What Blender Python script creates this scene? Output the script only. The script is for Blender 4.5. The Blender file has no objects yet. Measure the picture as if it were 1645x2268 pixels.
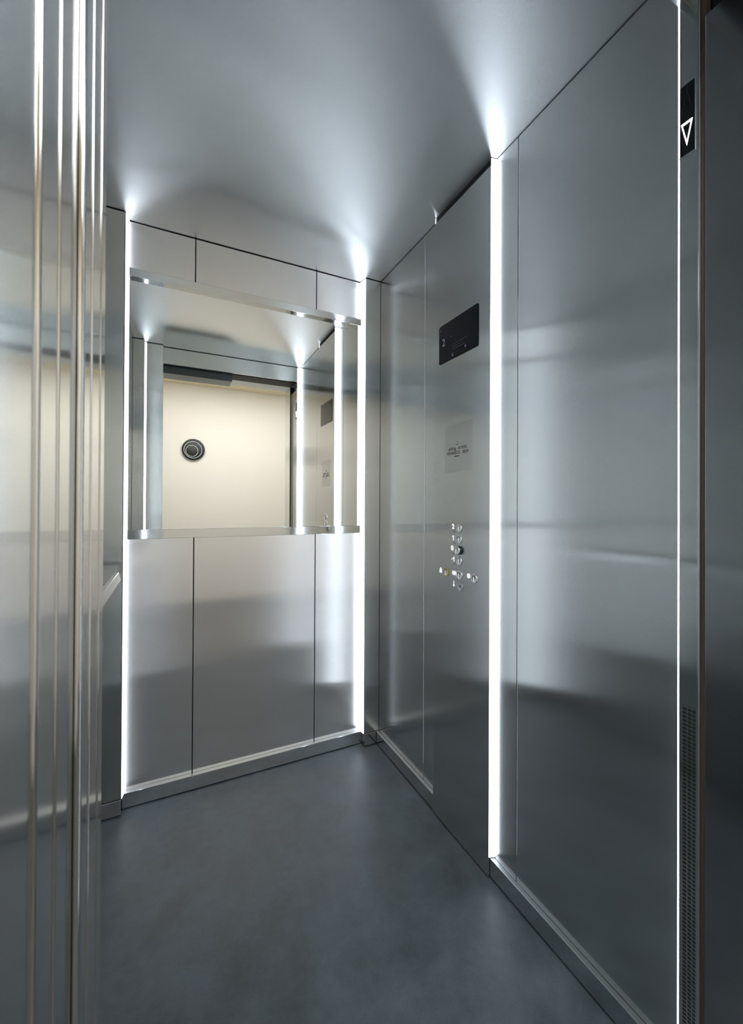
import bpy, bmesh, math, random
from mathutils import Vector, Matrix

S = bpy.context.scene
COL = S.collection
random.seed(4)

# ---------------------------------------------------------------- materials
def new_mat(name):
    m = bpy.data.materials.new(name); m.use_nodes = True
    nt = m.node_tree; nt.nodes.clear()
    out = nt.nodes.new('ShaderNodeOutputMaterial')
    return m, nt, out

def pbsdf(nt, out, **kw):
    b = nt.nodes.new('ShaderNodeBsdfPrincipled')
    for k, v in kw.items():
        k = k.replace('_', ' ')
        if isinstance(v, tuple) and len(v) == 3: v = (*v, 1)
        b.inputs[k].default_value = v
    nt.links.new(b.outputs[0], out.inputs[0])
    return b

def plain(name, col, rough=.5, metal=0.0, spec=.5):
    m, nt, out = new_mat(name)
    b = pbsdf(nt, out, Base_Color=col, Roughness=rough, Metallic=metal)
    b.inputs['Specular IOR Level'].default_value = spec
    # faint unevenness of the finish
    tc = nt.nodes.new('ShaderNodeTexCoord'); nz = nt.nodes.new('ShaderNodeTexNoise')
    nz.inputs['Scale'].default_value = 35
    mr = nt.nodes.new('ShaderNodeMapRange')
    mr.inputs['To Min'].default_value = max(0, rough*.93); mr.inputs['To Max'].default_value = min(1, rough*1.07)
    nt.links.new(tc.outputs['Object'], nz.inputs['Vector']); nt.links.new(nz.outputs['Fac'], mr.inputs['Value'])
    nt.links.new(mr.outputs[0], b.inputs['Roughness'])
    return m

def steel(name, col, rough, aniso, tangent, grain=(60, 60, 1.2), amp=.006, haze=0.0, haze_rough=.45):
    """brushed stainless steel; tangent = the direction across the grooves"""
    m, nt, out = new_mat(name)
    b = pbsdf(nt, out, Base_Color=col, Roughness=rough, Metallic=1.0)
    b.inputs['Anisotropic'].default_value = aniso
    cx = nt.nodes.new('ShaderNodeCombineXYZ')
    for i in range(3): cx.inputs[i].default_value = tangent[i]
    nt.links.new(cx.outputs[0], b.inputs['Tangent'])
    tc = nt.nodes.new('ShaderNodeTexCoord'); mp = nt.nodes.new('ShaderNodeMapping')
    mp.inputs['Scale'].default_value = grain
    nz = nt.nodes.new('ShaderNodeTexNoise'); nz.inputs['Scale'].default_value = 6; nz.inputs['Detail'].default_value = 3
    mr = nt.nodes.new('ShaderNodeMapRange')
    mr.inputs['To Min'].default_value = rough*(1-amp); mr.inputs['To Max'].default_value = rough*(1+amp)
    nt.links.new(tc.outputs['Object'], mp.inputs[0]); nt.links.new(mp.outputs[0], nz.inputs['Vector'])
    nt.links.new(nz.outputs['Fac'], mr.inputs['Value']); nt.links.new(mr.outputs[0], b.inputs['Roughness'])
    if haze:     # wide scatter of the satin finish on top of the sharp lobe
        h = nt.nodes.new('ShaderNodeBsdfAnisotropic')
        h.inputs['Color'].default_value = (*col, 1); h.inputs['Roughness'].default_value = haze_rough
        mx = nt.nodes.new('ShaderNodeMixShader'); mx.inputs[0].default_value = haze
        nt.links.new(b.outputs[0], mx.inputs[1]); nt.links.new(h.outputs[0], mx.inputs[2])
        nt.links.new(mx.outputs[0], out.inputs[0])
    return m

def emit(name, col, strength):
    m, nt, out = new_mat(name)
    e = nt.nodes.new('ShaderNodeEmission')
    e.inputs[0].default_value = (*col, 1); e.inputs[1].default_value = strength
    nt.links.new(e.outputs[0], out.inputs[0])
    return m

STEEL_COL = (.605, .62, .61)
M = {}
M['wall'] = steel('brushed_wall_steel', STEEL_COL, .155, 1.0, (.71, .71, 0), haze=.022, haze_rough=.5)
M['left'] = steel('brushed_left_wall_steel', (.48, .495, .49), .165, 1.0, (.71, .71, 0), haze=.02, haze_rough=.5)  # wall steel darkened so the right wall reflects less light
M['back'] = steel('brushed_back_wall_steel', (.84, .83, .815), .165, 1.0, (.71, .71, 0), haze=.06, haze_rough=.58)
M['ceil'] = steel('satin_ceiling_steel', (.71, .725, .73), .27, 1.0, (1, 0, 0), (60, 1.2, 60), haze=.05)
M['door'] = steel('door_steel', (.40, .42, .42), .16, .8, (.71, .71, 0))  # steel darkened to stand in for dark reflections at the door
M['jamb'] = steel('brushed_jamb_steel', (.70, .71, .70), .12, .8, (.71, .71, 0))
M['base'] = steel('baseboard_steel', (.62, .64, .645), .06, .0, (0, 0, 1), (1.2, 1.2, 60))
M['polish'] = steel('polished_steel', (.72, .74, .74), .07, .0, (0, 0, 1))
M['mirror'] = steel('mirror_silver', (.90, .92, .90), .0, .0, (0, 0, 1), amp=0)
M['led'] = emit('led_diffuser', (.80, .89, 1.0), 6.8)
M['led_back'] = emit('led_diffuser_wide', (.80, .89, 1.0), 5.0)
M['alu'] = plain('aluminium_channel', (.62, .64, .66), .35, 1.0)
M['ledge'] = plain('satin_ledge', (.38, .40, .41), .4, 1.0)
M['sill'] = plain('darkened_sill_metal', (.14, .145, .15), .55, .6)  # sill darkened to remove its bright reflection from the back panels
M['dark'] = plain('dark_backing', (.012, .013, .014), .7)
M['rubber'] = plain('black_seal', (.01, .01, .011), .6)
M['darkmetal'] = plain('dark_door_metal', (.09, .10, .105), .35, 1.0)
M['chrome'] = plain('chrome', (.85, .86, .87), .08, 1.0)
M['white'] = plain('white_enamel', (.85, .85, .84), .35)
M['glyph'] = emit('backlit_glyph', (1, 1, .98), .85)
M['ringmetal'] = plain('satin_ring', (.88, .89, .90), .38, 1.0)
M['yellow'] = plain('yellow_ring', (.62, .50, .10), .35)
M['green'] = plain('dark_green_collar', (.006, .03, .025), .3)
M['screen'] = plain('display_glass', (.008, .010, .018), .05, 0, .5)
M['screen'].node_tree.nodes['Principled BSDF'].inputs['IOR'].default_value = 1.5
M['screen_glow'] = emit('display_dark_blue', (.03, .04, .075), .35)
M['black'] = plain('black_gloss', (.004, .004, .004), .1)
M['digit'] = emit('display_digit', (.30, .36, .42), .45)
M['faint'] = emit('display_faint', (.30, .36, .40), .16)
M['ink'] = plain('engraved_ink', (.045, .048, .045), .6)
M['plate'] = steel('rating_patch_steel', (.52, .535, .53), .165, 1.0, (.71, .71, 0), haze=.022, haze_rough=.5)
M['arrow'] = emit('arrow_light', (1.0, .96, .92), 7)
M['arrow_off'] = plain('arrow_unlit', (.02, .02, .022), .3)
M['added_hall_lamp'] = emit('added_hall_lamp_light', (1.0, .985, .94), 7.0)
M['disc'] = plain('disc_black', (.018, .022, .026), .5)
M['ring'] = plain('disc_ring_white', (.75, .75, .72), .4)
M['hall_ceiling'] = plain('hall_ceiling_paint', (.80, .72, .54), .9, 0, .2)
M['brown'] = plain('brown_slot_strip', (.10, .08, .06), .5)

def hall_wall_mat():
    m, nt, out = new_mat('hall_cream_plaster')
    b = pbsdf(nt, out, Base_Color=(.86, .80, .68), Roughness=.9)
    b.inputs['Specular IOR Level'].default_value = .2
    tc = nt.nodes.new('ShaderNodeTexCoord'); nz = nt.nodes.new('ShaderNodeTexNoise')
    nz.inputs['Scale'].default_value = 3; nz.inputs['Detail'].default_value = 5
    cr = nt.nodes.new('ShaderNodeValToRGB')
    cr.color_ramp.elements[0].color = (.84, .81, .76, 1); cr.color_ramp.elements[1].color = (.88, .85, .80, 1)
    nt.links.new(tc.outputs['Object'], nz.inputs['Vector']); nt.links.new(nz.outputs['Fac'], cr.inputs[0])
    nt.links.new(cr.outputs[0], b.inputs['Base Color'])
    return m
M['cream'] = hall_wall_mat()

def floor_mat():
    m, nt, out = new_mat('charcoal_vinyl')
    b = pbsdf(nt, out, Base_Color=(.06, .07, .08), Roughness=.42)
    tc = nt.nodes.new('ShaderNodeTexCoord')
    n1 = nt.nodes.new('ShaderNodeTexNoise'); n1.inputs['Scale'].default_value = 8; n1.inputs['Detail'].default_value = 8
    n1.inputs['Roughness'].default_value = .62; n1.inputs['Distortion'].default_value = .15
    cr = nt.nodes.new('ShaderNodeValToRGB')
    cr.color_ramp.elements[0].position = .32; cr.color_ramp.elements[0].color = (.040, .052, .062, 1)
    cr.color_ramp.elements[1].position = .72; cr.color_ramp.elements[1].color = (.094, .116, .135, 1)
    n2 = nt.nodes.new('ShaderNodeTexNoise'); n2.inputs['Scale'].default_value = 260; n2.inputs['Detail'].default_value = 2
    mr = nt.nodes.new('ShaderNodeMapRange'); mr.inputs['To Min'].default_value = .82; mr.inputs['To Max'].default_value = 1.18
    mx = nt.nodes.new('ShaderNodeMixRGB'); mx.blend_type = 'MULTIPLY'; mx.inputs[0].default_value = 1
    nt.links.new(tc.outputs['Object'], n1.inputs['Vector']); nt.links.new(tc.outputs['Object'], n2.inputs['Vector'])
    nt.links.new(n1.outputs['Fac'], cr.inputs[0]); nt.links.new(n2.outputs['Fac'], mr.inputs['Value'])
    nt.links.new(cr.outputs[0], mx.inputs[1]); nt.links.new(mr.outputs[0], mx.inputs[2])
    nt.links.new(mx.outputs[0], b.inputs['Base Color'])
    r2 = nt.nodes.new('ShaderNodeMapRange'); r2.inputs['To Min'].default_value = .34; r2.inputs['To Max'].default_value = .52
    nt.links.new(n1.outputs['Fac'], r2.inputs['Value']); nt.links.new(r2.outputs[0], b.inputs['Roughness'])
    bp = nt.nodes.new('ShaderNodeBump'); bp.inputs['Strength'].default_value = .12; bp.inputs['Distance'].default_value = .001
    nt.links.new(n2.outputs['Fac'], bp.inputs['Height']); nt.links.new(bp.outputs[0], b.inputs['Normal'])
    return m
M['floor'] = floor_mat()
M['hall_floor'] = plain('hall_stone', (.10, .10, .10), .4)

# ---------------------------------------------------------------- geometry helpers
def a_box(bm, x0, x1, y0, y1, z0, z1, bevel=0.0):
    b2 = bmesh.new()
    vs = [b2.verts.new((x, y, z)) for x in (x0, x1) for y in (y0, y1) for z in (z0, z1)]
    for f in ((0,1,3,2),(4,6,7,5),(0,4,5,1),(2,3,7,6),(0,2,6,4),(1,5,7,3)):
        b2.faces.new([vs[i] for i in f])
    bmesh.ops.recalc_face_normals(b2, faces=b2.faces)
    if bevel: bmesh.ops.bevel(b2, geom=b2.edges[:], offset=bevel, segments=2, affect='EDGES', profile=.5)
    me = bpy.data.meshes.new('t'); b2.to_mesh(me); b2.free(); bm.from_mesh(me); bpy.data.meshes.remove(me)

def a_prism(bm, poly, axis, a0, a1, bevel=0.0):
    """extrude a 2-D polygon along an axis; poly in the two other axes in xyz order"""
    b2 = bmesh.new()
    def P(p, t):
        return {'z': (p[0], p[1], t), 'y': (p[0], t, p[1]), 'x': (t, p[0], p[1])}[axis]
    lo = [b2.verts.new(P(p, a0)) for p in poly]; hi = [b2.verts.new(P(p, a1)) for p in poly]
    n = len(poly)
    b2.faces.new(lo); b2.faces.new(hi[::-1])
    for i in range(n): b2.faces.new((lo[i], hi[i], hi[(i+1) % n], lo[(i+1) % n]))
    bmesh.ops.recalc_face_normals(b2, faces=b2.faces)
    if bevel: bmesh.ops.bevel(b2, geom=b2.edges[:], offset=bevel, segments=2, affect='EDGES', profile=.5)
    me = bpy.data.meshes.new('t'); b2.to_mesh(me); b2.free(); bm.from_mesh(me); bpy.data.meshes.remove(me)

def a_lathe(bm, prof, origin, u, v, w, seg=40, close=False):
    """revolve (radius, height) profile about axis w through origin"""
    o, u, v, w = map(Vector, (origin, u, v, w))
    rings = []
    for r, h in prof:
        if r < 1e-7: rings.append([bm.verts.new(o + w*h)])
        else: rings.append([bm.verts.new(o + (u*math.cos(2*math.pi*k/seg) + v*math.sin(2*math.pi*k/seg))*r + w*h) for k in range(seg)])
    fs = []
    pairs = list(zip(rings, rings[1:])) + ([(rings[-1], rings[0])] if close else [])
    for A, B in pairs:
        for k in range(seg):
            a, b = A[k % len(A)], A[(k+1) % len(A)]; c, d = B[(k+1) % len(B)], B[k % len(B)]
            q = []
            for t in (a, b, c, d):
                if t not in q: q.append(t)
            if len(q) > 2: fs.append(bm.faces.new(q))
    bmesh.ops.recalc_face_normals(bm, faces=fs)
    for f in fs: f.smooth = True

def link(name, bm, mat, parent=None, label=None):
    me = bpy.data.meshes.new(name)
    o = bpy.data.objects.new(name, me)
    if parent is not None:
        off = Vector((0, 0, 0)); p = parent
        while p is not None: off += p.location; p = p.parent
        bmesh.ops.translate(bm, verts=bm.verts[:], vec=-off)
        o.parent = parent
    else:
        # origin at the base centre
        xs = [v.co for v in bm.verts]
        c = Vector(((min(v.x for v in xs)+max(v.x for v in xs))/2, (min(v.y for v in xs)+max(v.y for v in xs))/2, min(v.z for v in xs)))
        bmesh.ops.translate(bm, verts=bm.verts[:], vec=-c); o.location = c
    bm.to_mesh(me); bm.free()
    if mat is not None: me.materials.append(mat)
    COL.objects.link(o)
    if label: o['label'] = label
    return o

def empty(name, loc):
    o = bpy.data.objects.new(name, None); o.location = loc; o.empty_display_size = .05
    COL.objects.link(o); return o

def tag(o, label, cat, group=None, kind=None):
    o['label'] = label; o['category'] = cat
    if group: o['group'] = group
    if kind: o['kind'] = kind
    return o

def box(name, x0, x1, y0, y1, z0, z1, mat, parent=None, bevel=0.0, label=None):
    bm = bmesh.new(); a_box(bm, x0, x1, y0, y1, z0, z1, bevel); return link(name, bm, mat, parent, label)

def struct(o, label, cat): return tag(o, label, cat, None, 'structure')

def text(name, body, size, mat, parent, o, xd, yd, extrude=.0004, bold=0.0, align='CENTER', label=None, squeeze=1.0):
    cu = bpy.data.curves.new('t', 'FONT'); cu.body = body; cu.size = size
    cu.extrude = extrude; cu.offset = bold; cu.align_x = align; cu.align_y = 'CENTER'; cu.resolution_u = 3
    ob = bpy.data.objects.new('t', cu); COL.objects.link(ob)
    dg = bpy.context.evaluated_depsgraph_get()
    me = bpy.data.meshes.new_from_object(ob.evaluated_get(dg))
    bpy.data.objects.remove(ob); bpy.data.curves.remove(cu)
    xd, yd = Vector(xd), Vector(yd); zd = xd.cross(yd)
    bm = bmesh.new(); bm.from_mesh(me); bpy.data.meshes.remove(me)
    for v in bm.verts: v.co = Vector(o) + xd*v.co.x*squeeze + yd*v.co.y + zd*v.co.z
    return link(name, bm, mat, parent, label)

# ---------------------------------------------------------------- key dimensions (metres)
ZC = 2.20                       # car ceiling
XW, XL = .8902, -.235           # right / left wall faces
YB = 1.7755                     # back wall face
XCOP, YC0, YC1 = .8697, .9565, 1.2496
XPL, XPR, YP = -.163, .815, 1.726
ZB = .0584                      # baseboard height
XJ, YJ1, YJ0 = .8675, .4383, .4057   # right door jamb

# ---------------------------------------------------------------- car shell
struct(box('floor', XL-.03, XW+.03, .455, YB+.03, -.03, 0, M['floor']), 'charcoal grey mottled vinyl floor of the lift car', 'floor')
struct(box('ceiling', XL-.02, XW+.012, .40, YB+.02, ZC, ZC+.012, M['ceil']), 'satin grey metal ceiling of the lift car', 'ceiling')

# back wall: dark carcass and three full-height panels with open joints
wb = empty('wall_back', (.32, YB+.03, 0)); struct(wb, 'back wall of three brushed steel panels around the mirror', 'wall')
box('backing', XL-.03, XW+.03, YB+.0125, YB+.05, 0, ZC, M['dark'], wb)
for x0, x1 in ((-.17, .0765), (.0800, .5838), (.5873, .8225)):
    box('wall_panel', x0, x1, YB, YB+.012, .012, ZC-.003, M['back'], wb, .0008)

# right wall
wr = empty('wall_right', (XW+.03, 1.1, 0)); struct(wr, 'right wall of brushed steel panels around the control column', 'wall')
box('backing', XW+.0125, XW+.05, .40, YB, 0, ZC, M['dark'], wr)
for y0, y1 in ((1.3450, 1.772), (1.2300, 1.3420), (.8655, .975), (.4395, .8633)):
    box('wall_panel', XW, XW+.012, y0, y1, .012, ZC-.0035, M['wall'], wr, .0007)

# left wall
wl = empty('wall_left', (XL-.03, 1.1, 0)); struct(wl, 'left wall of brushed steel panels with the handrail', 'wall')
box('backing', XL-.05, XL-.0125, .40, YB, 0, ZC, M['dark'], wl)
for y0, y1 in ((1.3450, 1.772), (.8655, 1.3420), (.455, .8633)):
    box('wall_panel', XL-.012, XL, y0, y1, .012, ZC-.0035, M['left'], wl, .0007)

# corner posts
struct(box('trim_1', XPR, XW-.001, YP, YB-.001, ZB+.002, ZC-.003, M['wall'], None, .001), 'narrow brushed steel post in the back right corner', 'post')
struct(box('trim_2', XL+.001, XPL, YP, YB-.001, ZB+.002, ZC-.003, M['wall'], None, .001), 'narrow brushed steel post in the back left corner', 'post')
struct(box('trim_3', XL+.001, -.168, .476, .52, .003, ZC-.003, M['wall'], None, .001), 'narrow brushed steel post in the front left corner seen in the mirror', 'post')

# baseboards (raised 3 mm over a dark recess)
def baseboard(name, x0, x1, y0, y1, label, along):
    e = empty(name, ((x0+x1)/2, (y0+y1)/2, 0)); struct(e, label, 'baseboard')
    b = box('board', x0, x1, y0, y1, .004, ZB, M['base'], e, .0012)
    b.data.materials.append(M['ledge'])
    for p in b.data.polygons:
        if p.normal.z > .5: p.material_index = 1
    r = .004
    box('shadow_gap', x0+(r if along == 'y' else 0), x1-(0 if along == 'y' else 0), y0+(r if along == 'x' else 0), y1, .0002, .0039, M['dark'], e)
    return e
baseboard('baseboard_back', XPL+.003, XPR-.0006, 1.7556, YB-.0008, 'polished steel baseboard along the back wall', 'x')
baseboard('baseboard_corner_right', XPR, XW-.016, 1.7230, YP+.045, 'short steel baseboard block under the back right post', 'x')
baseboard('baseboard_corner_left', XL+.002, XPL+.002, 1.7230, YP+.045, 'short steel baseboard block under the back left post', 'x')
baseboard('baseboard_right_far', XW-.0146, XW-.0006, YC1+.001, 1.7700, 'steel baseboard between the control column and the back corner', 'y')
baseboard('baseboard_right_near', XW-.0146, XW-.0006, YJ1+.001, YC0-.001, 'steel baseboard on the right wall in front of the control column', 'y')

# ---------------------------------------------------------------- light strips (angled corner profiles)
def led(a, b, z0, z1, label, back, mat='led'):
    """a, b: plan ends of the diffuser face; back: plan corner behind it"""
    A, B, K = Vector(a), Vector(b), Vector(back)
    mid = (A+B)/2
    e = empty('light_strip', (mid.x, mid.y, z0)); tag(e, label, 'light strip', 'vertical light strips in the lift car')
    n = (K-mid).normalized()
    bm = bmesh.new(); a_prism(bm, [A, B, B+n*.0012, A+n*.0012], 'z', z0+.001, z1-.001)
    link('diffuser', bm, M[mat], e)
    q = n*.0016
    bm = bmesh.new(); a_prism(bm, [A+q, B+q, B+n*.004, A+n*.004], 'z', z0, z1)
    link('channel', bm, M['alu'], e)
    return e
led((XPL+.0050, YP+.0012), (XPL+.0125, YB-.0008), ZB+.001, ZC-.003, 'glowing vertical light strip in the back left corner left of the mirror', (XPL-.02, YP+.030), 'led_back')
led((XPR-.0050, YP+.0012), (XPR-.0125, YB-.0008), ZB+.001, ZC-.003, 'glowing vertical light strip in the back right corner right of the mirror', (XPR+.02, YP+.030), 'led_back')
led((XCOP+.0020, YC0-.0005), (XW-.0006, YC0-.0065), ZB+.002, ZC-.0015, 'wide glowing vertical light strip on the near side of the control column', (XW, YC0))
led((XCOP+.0020, YC1+.0005), (XW-.0006, YC1+.0065), ZB+.002, ZC-.0015, 'vertical light strip on the far side of the control column, seen in the mirror', (XW, YC1))
led((XJ+.003, YJ1+.0008), (XW-.0006, YJ1+.0135), .004, ZC-.003, 'glowing vertical light strip at the door jamb near the right edge', (XW, YJ1))
led((-.1675, .490), (-.158, .4765), .004, ZC-.003, 'vertical light strip at the front left corner, seen at the left of the mirror', (-.168, .476))

# ---------------------------------------------------------------- mirror with its two rails
mr = empty('mirror', (.32, 1.770, 1.0)); tag(mr, 'wide frameless mirror on the back wall reflecting the doorway and cream hall', 'mirror')
box('glass', -.1500, .8020, 1.7695, YB-.0004, 1.020, 1.9965, M['mirror'], mr)
box('top_rail', -.1500, .8020, 1.752, YB-.0004, 1.981, 2.0125, M['polish'], mr, .0009, 'polished steel rail along the top of the mirror')
box('bottom_rail', -.1500, .8020, 1.752, YB-.0004, .999, 1.0345, M['polish'], mr, .0009, 'polished steel rail along the bottom of the mirror')

# ---------------------------------------------------------------- control column
cp = empty('control_panel', (XCOP, 1.10, 0)); tag(cp, 'full-height steel lift control column with display and buttons on the right wall', 'control panel')
box('column', XCOP, XW-.0005, YC0, YC1, .004, 2.1755, M['wall'], cp, .0008)
box('gap_shade_fill', XCOP+.006, XW-.0005, YC0+.001, YC1-.002, 2.1757, ZC-.0005, M['dark'], cp)  # black filler painting the shade between column top and ceiling
NX, UY, UZ = Vector((-1, 0, 0)), Vector((0, -1, 0)), Vector((0, 0, 1))   # out of the column, reading right, up
def C(y, z, d=0.0): return (XCOP-d, y, z)

def rrect(y0, y1, z0, z1, r, seg=6):
    pts = []
    for cy, cz, a0 in ((y1-r, z1-r, 0), (y0+r, z1-r, 90), (y0+r, z0+r, 180), (y1-r, z0+r, 270)):
        for k in range(seg+1):
            a = math.radians(a0+90*k/seg); pts.append((cy+r*math.cos(a), cz+r*math.sin(a)))
    return pts
def slab(name, y0, y1, z0, z1, r, d0, d1, mat, parent, label=None):
    bm = bmesh.new(); a_prism(bm, rrect(y0, y1, z0, z1, r), 'x', XCOP-d1, XCOP-d0); return link(name, bm, mat, parent, label)

# display
DY0, DY1, DZ0, DZ1 = 1.0078, 1.2190, 1.640, 1.777
dsp = slab('display', DY0, DY1, DZ0, DZ1, .007, .0002, .0016, M['black'], cp, 'dark glass floor display with black rim')
slab('display_screen', DY0+.004, DY1-.004, DZ0+.0045, DZ1-.0045, .004, .0017, .0020, M['screen'], dsp)
text('floor_digit', '2', .038, M['digit'], dsp, C(1.1905, 1.712, .0022), UY, UZ, .0001)
text('small_mark', '2', .010, M['digit'], dsp, C(1.2085, 1.760, .0022), UY, UZ, .0001)
text('dash_mark', '-', .018, M['digit'], dsp, C(1.148, 1.722, .0022), UY, UZ, .0001)
bm = bmesh.new()
for y0, y1, z in ((1.142, 1.060, 1.690), (1.142, 1.085, 1.681), (1.142, 1.072, 1.672)):
    a_box(bm, XCOP-.0023, XCOP-.0021, y1, y0, z-.0006, z+.0006)
link('notice_lines', bm, M['faint'], dsp)
def tri(name, pts, d0, d1, mat, parent):
    bm = bmesh.new(); a_prism(bm, pts, 'x', XCOP-d1, XCOP-d0); return link(name, bm, mat, parent)
tri('up_arrow', [(1.143, 1.650), (1.135, 1.650), (1.139, 1.659)], .0021, .0023, M['digit'], dsp)
tri('down_arrow', [(1.075, 1.664), (1.067, 1.664), (1.071, 1.655)], .0021, .0023, M['digit'], dsp)

# slightly darker square patch behind the load rating
rp = slab('rating_patch', 1.035, 1.183, 1.246, 1.412, .003, .0001, .0005, M['plate'], cp, 'slightly darker square patch behind the engraved load rating')
text('load_text', '630 kg   8 PERS', .0150, M['ink'], rp, C(1.1120, 1.3265, .0007), UY, UZ, .0001, .0001, squeeze=1.02)
text('serial_text', '47N005C3   2024', .0150, M['ink'], rp, C(1.1120, 1.3115, .0007), UY, UZ, .0001, .0001, squeeze=1.04)
box('rating_bar', XCOP-.0009, XCOP-.0006, 1.102, 1.128, 1.2985, 1.3015, M['ink'], rp)
bm = bmesh.new(); a_lathe(bm, [(.0052, .0005), (.0052, .0012), (.0036, .0012), (.0036, .0006), (0, .0006)], C(1.1145, 1.3440), (0, 1, 0), (0, 0, 1), NX, 24)
lampb = link('emergency_lamp', bm, M['black'], cp, 'tiny round lamp with black rim above the load rating')
bm = bmesh.new(); a_lathe(bm, [(.0034, .0007), (.0030, .0020), (.0018, .0029), (0, .0032)], C(1.1145, 1.3440), (0, 1, 0), (0, 0, 1), NX, 20)
link('lamp_lens', bm, M['chrome'], lampb)

# push buttons: ring, hollow chrome dish, symbol
R = .0145
def button(y, z, ring_mat, label, proud=0.0):
    bm = bmesh.new()
    a_lathe(bm, [(R*.76, .0005+proud), (R*.78, .0030+proud), (R*.84, .0036+proud), (R*.95, .0030+proud), (R, .0004+proud)],
            C(y, z), (0, 1, 0), (0, 0, 1), NX, 40)
    b = link('call_button', bm, ring_mat, cp, label)
    bm = bmesh.new()
    a_lathe(bm, [(R*.77, .0024+proud), (R*.66, .0012+proud), (R*.45, .0004+proud), (R*.2, .0001+proud), (0, .0001+proud)], C(y, z), (0, 1, 0), (0, 0, 1), NX, 32)
    link('button_face', bm, M['chrome'], b)
    if proud:
        bm = bmesh.new(); a_lathe(bm, [(R*1.02, .0002), (R*1.02, proud), (R*.8, proud+.0002)], C(y, z), (0, 1, 0), (0, 0, 1), NX, 40)
        link('button_collar', bm, M['green'], b, 'dark green collar')
    return b
for y, z, t, pr in ((1.1009, 1.0550, '2', 0), (1.1007, 1.0170, '1', 0), (1.1005, .9805, '0', .0095), (1.1002, .9441, '-1', 0)):
    b = button(y, z, M['ringmetal'], 'round chrome floor button marked %s%s' % (t, ' on a dark green collar' if pr else ''), pr)
    ny = y+(.0330 if t != '0' else .0385)
    if t in ('1', '-1'):      # a one with its flag, and the minus bar of the basement
        bm = bmesh.new(); o = 0 if t == '1' else -.0030
        a_prism(bm, [(ny+o-.0028, z-.0050), (ny+o+.0002, z-.0050), (ny+o+.0002, z+.0068), (ny+o+.0036, z+.0052), (ny+o+.0036, z+.0082), (ny+o-.0004, z+.0120), (ny+o-.0028, z+.0120)], 'x', XCOP-.0014, XCOP-.0001)
        if t == '-1': a_box(bm, XCOP-.0014, XCOP-.0001, ny+.0020, ny+.0075, z+.0018, z+.0044)
        link('numeral', bm, M['glyph'], b)
    else:
        text('numeral', t, .0235, M['glyph'], b, C(ny, z+.0035, .0009), UY, UZ, .0008, .0006)
    bm = bmesh.new()
    for k in range(4):
        yy = y+(.0350 if pr else .0310)-.0026*(k % 2)-.001; zz = z-.0125-.0026*(k//2)
        a_box(bm, XCOP-.0006, XCOP-.0001, yy-.0009, yy+.0009, zz-.0009, zz+.0009)
    link('braille_dots', bm, M['ink'], b)
ba = button(1.1728, .8966, M['yellow'], 'alarm button with yellow ring')
bm = bmesh.new()
a_prism(bm, [(1.2050+dx, .8985+dz) for dx, dz in ((-.0085, -.0085), (.0085, -.0085), (.0070, -.004), (.0062, .003), (.0040, .0075), (.0012, .0105), (-.0012, .0105), (-.0040, .0075), (-.0062, .003), (-.0070, -.004))], 'x', XCOP-.0010, XCOP-.0001)
link('bell_symbol', bm, M['glyph'], ba)
bo = button(1.0976, .8974, M['ringmetal'], 'door opening button')
bm = bmesh.new()
a_prism(bm, [(1.1275+.0100, .9005), (1.1275+.0030, .9005+.0075), (1.1275+.0030, .9005-.0075)], 'x', XCOP-.0010, XCOP-.0001)
a_prism(bm, [(1.1275-.0100, .9005), (1.1275-.0030, .9005+.0075), (1.1275-.0030, .9005-.0075)], 'x', XCOP-.0010, XCOP-.0001)
for dy in (-.0100, .0100, -.0009, .0009):
    a_box(bm, XCOP-.0010, XCOP-.0001, 1.1275+dy-.0007, 1.1275+dy+.0007, .9005-.0078, .9005+.0078)
link('door_symbol', bm, M['glyph'], bo)
bc = button(1.0226, .8977, M['ringmetal'], 'chrome button beside a white dot, right of the door button')
bm = bmesh.new(); a_lathe(bm, [(.0082, .0001), (.0082, .0010), (0, .0010)], C(1.0520, .9025), (0, 1, 0), (0, 0, 1), NX, 32)
link('dot_symbol', bm, M['glyph'], bc)
# key switch
bm = bmesh.new()
a_lathe(bm, [(R, .0002), (R, .0014), (R*.82, .0016), (R*.78, .0006), (R*.62, .0006), (R*.58, .0020), (R*.40, .0022), (R*.36, .0008), (0, .0008)],
        C(1.0949, .8599), (0, 1, 0), (0, 0, 1), NX, 40)
ks = link('key_switch', bm, M['alu'], cp, 'key switch lock with concentric rings under the door button')
box('keyhole', XCOP-.0016, XCOP-.0009, 1.0936, 1.0962, .8560, .8640, M['rubber'], ks)
bm = bmesh.new(); a_lathe(bm, [(.0042, .0001), (.0042, .0010), (0, .0010)], C(1.1291, .8585), (0, 1, 0), (0, 0, 1), NX, 24)
a_box(bm, XCOP-.0010, XCOP-.0001, 1.1279, 1.1303, .8620, .8735)
link('key_symbol', bm, M['glyph'], ks)

# ---------------------------------------------------------------- handrail on the left wall
hr = empty('handrail', (-.17, 1.1, .86)); tag(hr, 'flat steel handrail on the left wall, its slanted end beside the left light strip', 'handrail')
bm = bmesh.new(); a_prism(bm, [(.62, .866), (1.650, .866), (1.588, .9025), (.62, .9025)], 'x', -.172, -.158, .0018)
link('bar', bm, M['polish'], hr)
for y in (.75, 1.45):
    bm = bmesh.new()
    a_lathe(bm, [(.007, 0), (.007, .062)], (XL+.0005, y, .884), (0, 1, 0), (0, 0, 1), (1, 0, 0), 20)
    a_lathe(bm, [(0, 0), (.018, 0), (.018, .004), (.007, .004)], (XL+.0005, y, .884), (0, 1, 0), (0, 0, 1), (1, 0, 0), 24)
    link('bracket', bm, M['chrome'], hr)

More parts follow.
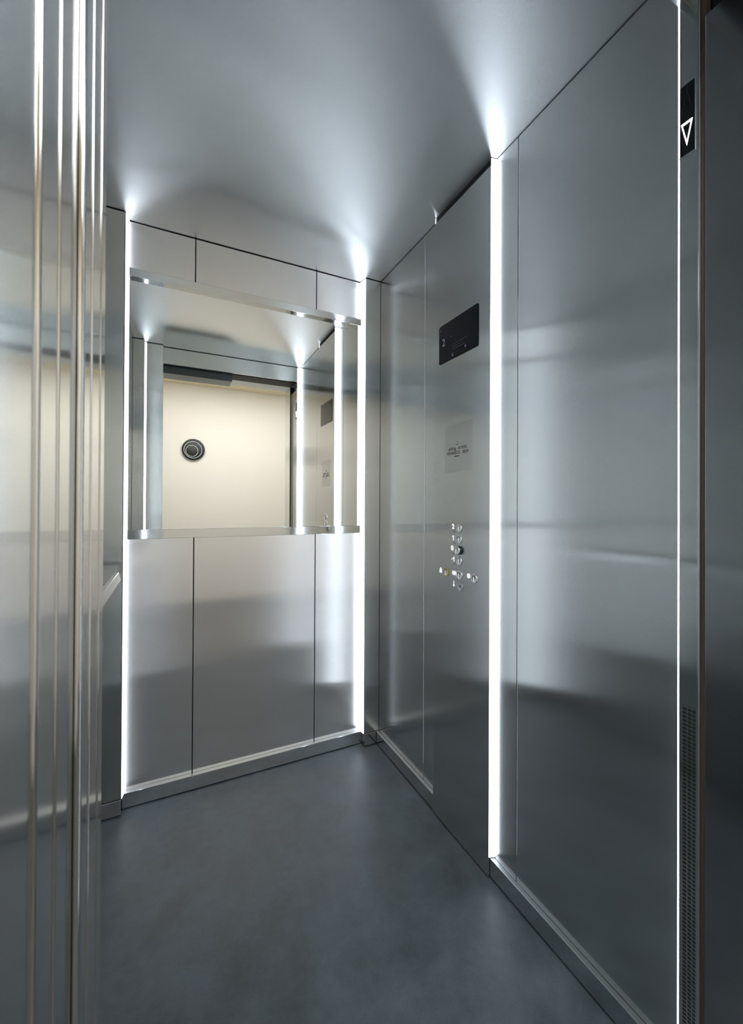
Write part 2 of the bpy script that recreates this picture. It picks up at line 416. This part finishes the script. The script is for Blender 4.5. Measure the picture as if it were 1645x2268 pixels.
# ---------------------------------------------------------------- door opening
# right jamb (the car's front return), with lantern and grille let into it
struct(box('trim_4', XJ, XW+.03, YJ0+.0012, YJ1, .002, ZC-.003, M['jamb'], None, .0008), 'narrow steel door jamb at the right edge holding the arrow lantern', 'jamb')
struct(box('trim_5', XJ-.0006, XJ+.02, YJ0-.0012, YJ0+.0010, .002, 2.083, M['alu'], None, .0004), 'thin bright lip along the right door jamb', 'trim')
struct(box('trim_6', XJ+.006, XJ+.02, .3975, YJ0-.0014, .002, 2.083, M['brown'], None), 'brown strip in the slot beside the right door jamb', 'seal')  # plain brown strip filling the slot
struct(box('door_1', XJ+.0005, XJ+.05, .334, .397, .012, 2.03, M['door'], None, .0012), 'edge of the retracted lift door leaf at the far right', 'door')
struct(box('door_2', XJ+.0012, XJ+.05, .262, .326, .012, 2.03, M['darkmetal'], None, .0012), 'dark edge of the second retracted door leaf seen in the mirror', 'door')
struct(box('trim_7', XJ-.005, XJ+.09, .10, .250, 0, 2.093, M['jamb'], None, .0015), 'right landing door frame seen in the mirror', 'door frame')

# left jamb: return of the car front, then stepped door posts towards the hall
zt = 2.083
struct(box('trim_8', -.1675, -.0605, .452, .4745, .002, ZC-.003, M['jamb'], None, .0008), 'left front return panel of the lift car beside the doorway', 'jamb')
def post(name, x0, xf, yn, yf, z0, z1, rad, label, mat='jamb', cat='jamb'):
    """upright folded post; the edge towards the hall is rolled with radius rad"""
    pts = [(x0, yf), (xf, yf)]
    for k in range(9):
        a = math.pi/2*k/8
        pts.append((xf-rad+rad*math.cos(a), yn+rad-rad*math.sin(a)))
    pts.append((x0, yn))
    bm = bmesh.new(); a_prism(bm, pts, 'z', z0, z1)
    return struct(link(name, bm, M[mat]), label, cat)
post('trim_9', -.10, -.0613, .4126, .4505, .002, zt, .0009, 'first stepped steel post of the left door jamb')
post('trim_10', -.0667, -.06224, .3817, .4124, .002, zt, .0038, 'second stepped steel post of the left door jamb with a rolled edge')
post('trim_11', -.10, -.0660, .3250, .3540, .002, zt, .0010, 'third stepped steel post of the left door jamb past the dark slot')
post('trim_12', -.10, -.0670, .2863, .3248, .002, zt, .0019, 'fourth stepped steel post of the left door jamb')
post('trim_13', -.16, -.0691, .10, .2861, 0, 2.093, .0015, 'wide left landing door frame nearest the viewer', cat='door frame')
struct(box('trim_14', -.0720, -.0672, .3545, .3815, .002, zt, M['door'], None), 'grey bottom of the slot in the left door jamb', 'seal')

# header above the doorway
wf = empty('wall_front', (.4, .44, 2.08)); struct(wf, 'front wall header above the doorway seen in the mirror', 'wall')
box('header_panel', -.1675, XJ+.001, .4265, .4385, 2.0865, ZC-.003, M['wall'], wf, .0008)
box('header_return', -.0600, XJ, .4056, .4262, 2.0925, 2.12, M['alu'], wf)
struct(box('trim_15', -.0610, .3890, .265, .4040, 2.033, 2.19, M['darkmetal'], None, .001), 'deep dark door track cover over the left half of the doorway', 'header')
struct(box('trim_16', .3895, XJ, .265, .4040, 2.0865, 2.19, M['rubber'], None, .001), 'black door track over the right half of the doorway', 'header')
struct(box('trim_17', -.16, XJ+.09, .10, .2520, 2.0935, 2.19, M['white'], None, .001), 'pale landing door lintel above the doorway', 'lintel')
struct(box('trim_18', -.10, XJ+.02, .2525, .4545, -.03, -.0005, M['sill'], None, .0005), 'grooved aluminium door sill', 'sill')

# lantern
ln = empty('direction_lantern', (XJ, .4245, 1.797)); tag(ln, 'tall black glass direction lantern with a lit down arrow in the right door jamb', 'lantern')
box('glass_plate', XJ-.0008, XJ+.003, .4128, .4368, 1.797, 1.9305, M['black'], ln)
bm = bmesh.new()
for z0, z1 in ((1.7955, 1.7970), (1.9305, 1.9320)): a_box(bm, XJ-.0010, XJ+.001, .4116, .4378, z0, z1)
a_box(bm, XJ-.0010, XJ+.001, .4116, .4128, 1.7970, 1.9305)
link('bezel', bm, M['alu'], ln)
def arrow(name, yc, zc, hw, hh, up, t, mat, label=None):
    s = 1 if up else -1
    P0, P1, P2 = Vector((yc-hw, zc-s*hh)), Vector((yc+hw, zc-s*hh)), Vector((yc, zc+s*hh))
    c = (P0+P1+P2)/3
    bm = bmesh.new()
    pts = [P0, P1, P2]; inn = [c+(p-c)*(1-t) for p in pts]
    for i in range(3):
        j = (i+1) % 3
        a_prism(bm, [pts[i], pts[j], inn[j], inn[i]], 'x', XJ-.0016, XJ-.0009)
    return link(name, bm, mat, ln, label)
arrow('down_arrow', .4255, 1.836, .0095, .0225, False, .25, M['arrow'], 'glowing white outline of a down arrow')
arrow('up_arrow', .4255, 1.897, .0095, .0225, True, .16, M['arrow_off'], 'unlit outline of an up arrow')

# grille: a real perforated plate
gr = empty('vent_grille', (XJ, .421, .08)); tag(gr, 'slim perforated grille with three columns of small holes low in the right jamb', 'grille')
cols = ((.4106, .4152), (.4170, .4230), (.4250, .4312)); pitch, hole = .0074, .0048
z0g, rows = .757-88*.0074, 88
bm = bmesh.new()
ys = [.4090]+[v for c in cols for v in c]+[.4330]
for i in range(0, len(ys), 2): a_box(bm, XJ-.0009, XJ-.0001, ys[i], ys[i+1], z0g-.003, .757+.003)
for c in cols:
    for k in range(rows+1):
        z = z0g+k*pitch
        a_box(bm, XJ-.00085, XJ-.00015, c[0], c[1], z-(pitch-hole)/2, z+(pitch-hole)/2)
link('perforated_plate', bm, M['jamb'], gr)
box('dark_backing', XJ-.00012, XJ-.00004, .4092, .4328, z0g-.002, .757+.002, M['dark'], gr)

# ---------------------------------------------------------------- the hall behind the viewer
HZ, HY = 2.493, -1.55
struct(box('floor_hall', -1.5, 2.4, HY-.1, .2520, -.03, -.001, M['hall_floor']), 'stone floor of the hall outside the lift', 'floor')
struct(box('ceiling_hall', -1.5, 2.4, HY-.1, .10, HZ, HZ+.05, M['hall_ceiling']), 'beige hall ceiling seen through the mirror', 'ceiling')
struct(box('wall_hall', -1.5, 2.4, HY-.1, HY, 0, HZ, M['cream']), 'cream plaster hall wall seen in the mirror', 'wall')
struct(box('wall_hall_left', -1.6, -1.5, HY-.1, .2, 0, HZ, M['cream']), 'left end wall of the hall', 'wall')
struct(box('wall_hall_right', 2.4, 2.5, HY-.1, .2, 0, HZ, M['cream']), 'right end wall of the hall', 'wall')
lw = empty('wall_landing', (.4, .14, 0)); struct(lw, 'landing wall around the lift doorway', 'wall')
box('wall_panel', -1.5, -.161, .115, .2, 0, HZ, M['cream'], lw)
box('wall_panel', XJ+.091, 2.4, .115, .2, 0, HZ, M['cream'], lw)
box('wall_panel', -.1605, XJ+.0905, .115, .2, 2.191, HZ, M['cream'], lw)

wd = empty('wall_disc', (.2132, HY, 1.63)); tag(wd, 'round black disc with two thin white rings on the cream hall wall', 'wall ornament')
def disc(name, cx, cz, r, h0, h1, mat, parent):
    bm = bmesh.new(); a_lathe(bm, [(0, h0), (r-.002, h0), (r, h0+.002), (r, h1-.002), (r-.002, h1), (0, h1)], (cx, HY, cz), (1, 0, 0), (0, 0, 1), (0, 1, 0), 64)
    return link(name, bm, mat, parent)
def ring(name, cx, cz, r, w, h, mat, parent):
    bm = bmesh.new(); a_lathe(bm, [(r-w, h), (r-w, h+.002), (r, h+.002), (r, h)], (cx, HY, cz), (1, 0, 0), (0, 0, 1), (0, 1, 0), 64, True)
    return link(name, bm, mat, parent)
disc('base_disc', .2132, 1.752, .121, .012, .030, M['disc'], wd)
disc('wall_spacer', .2132, 1.752, .05, .0003, .012, M['disc'], wd)
disc('middle_disc', .2080, 1.7470, .096, .0302, .036, M['disc'], wd)
ring('outer_ring', .2080, 1.7470, .096, .005, .0361, M['ring'], wd)
disc('front_disc', .1960, 1.7340, .066, .0362, .043, M['disc'], wd)
ring('inner_ring', .1960, 1.7340, .066, .0045, .0431, M['ring'], wd)

hl = empty('added_hall_light', (.55, -.75, HZ-.04)); tag(hl, 'flat hall ceiling lamp added unseen behind the viewer to light the hall', 'ceiling lamp')  # unseen lamp, added to light the hall
box('lamp_frame', -.35, 1.45, -.95, -.02, HZ-.012, HZ-.0005, M['white'], hl)
box('lamp_diffuser', -.32, 1.42, -.92, -.05, HZ-.016, HZ-.0122, M['added_hall_lamp'], hl)

# ---------------------------------------------------------------- world, camera, view
w = bpy.data.worlds.new('World'); S.world = w; w.use_nodes = True
w.node_tree.nodes['Background'].inputs[0].default_value = (.6, .65, .7, 1)
w.node_tree.nodes['Background'].inputs[1].default_value = .05

F_PX, YAW, PIT, ROL = 900.36, math.radians(26.062), math.radians(.2807), math.radians(.2839)
Fv = Vector((math.sin(YAW)*math.cos(PIT), math.cos(YAW)*math.cos(PIT), math.sin(PIT)))
Rv = Vector((math.cos(YAW), -math.sin(YAW), 0)); Uv = Rv.cross(Fv)
R2 = Rv*math.cos(ROL)+Uv*math.sin(ROL); U2 = Uv*math.cos(ROL)-Rv*math.sin(ROL)
cam = bpy.data.cameras.new('camera'); co = bpy.data.objects.new('camera', cam); COL.objects.link(co)
mat = Matrix((R2, U2, -Fv)).transposed().to_4x4(); mat.translation = Vector((0, 0, 1.13347))
co.matrix_world = mat
cam.sensor_fit = 'HORIZONTAL'; cam.sensor_width = 36; cam.lens = 36*F_PX/1645
cam.shift_x = (822.5-821.80)/1645; cam.shift_y = -(1134-1113.10)/1645
cam.clip_start = .01; cam.clip_end = 50
cam.dof.use_dof = True; cam.dof.focus_distance = 1.4; cam.dof.aperture_fstop = 11
S.camera = co

S.view_settings.view_transform = 'Standard'; S.view_settings.look = 'None'
S.view_settings.exposure = 0.08; S.view_settings.gamma = 1.0; S.view_settings.use_curve_mapping = False
cy = S.cycles
cy.max_bounces = 16; cy.glossy_bounces = 14; cy.diffuse_bounces = 5; cy.transmission_bounces = 4
cy.sample_clamp_indirect = 8; cy.use_denoising = True
cy.caustics_reflective = True
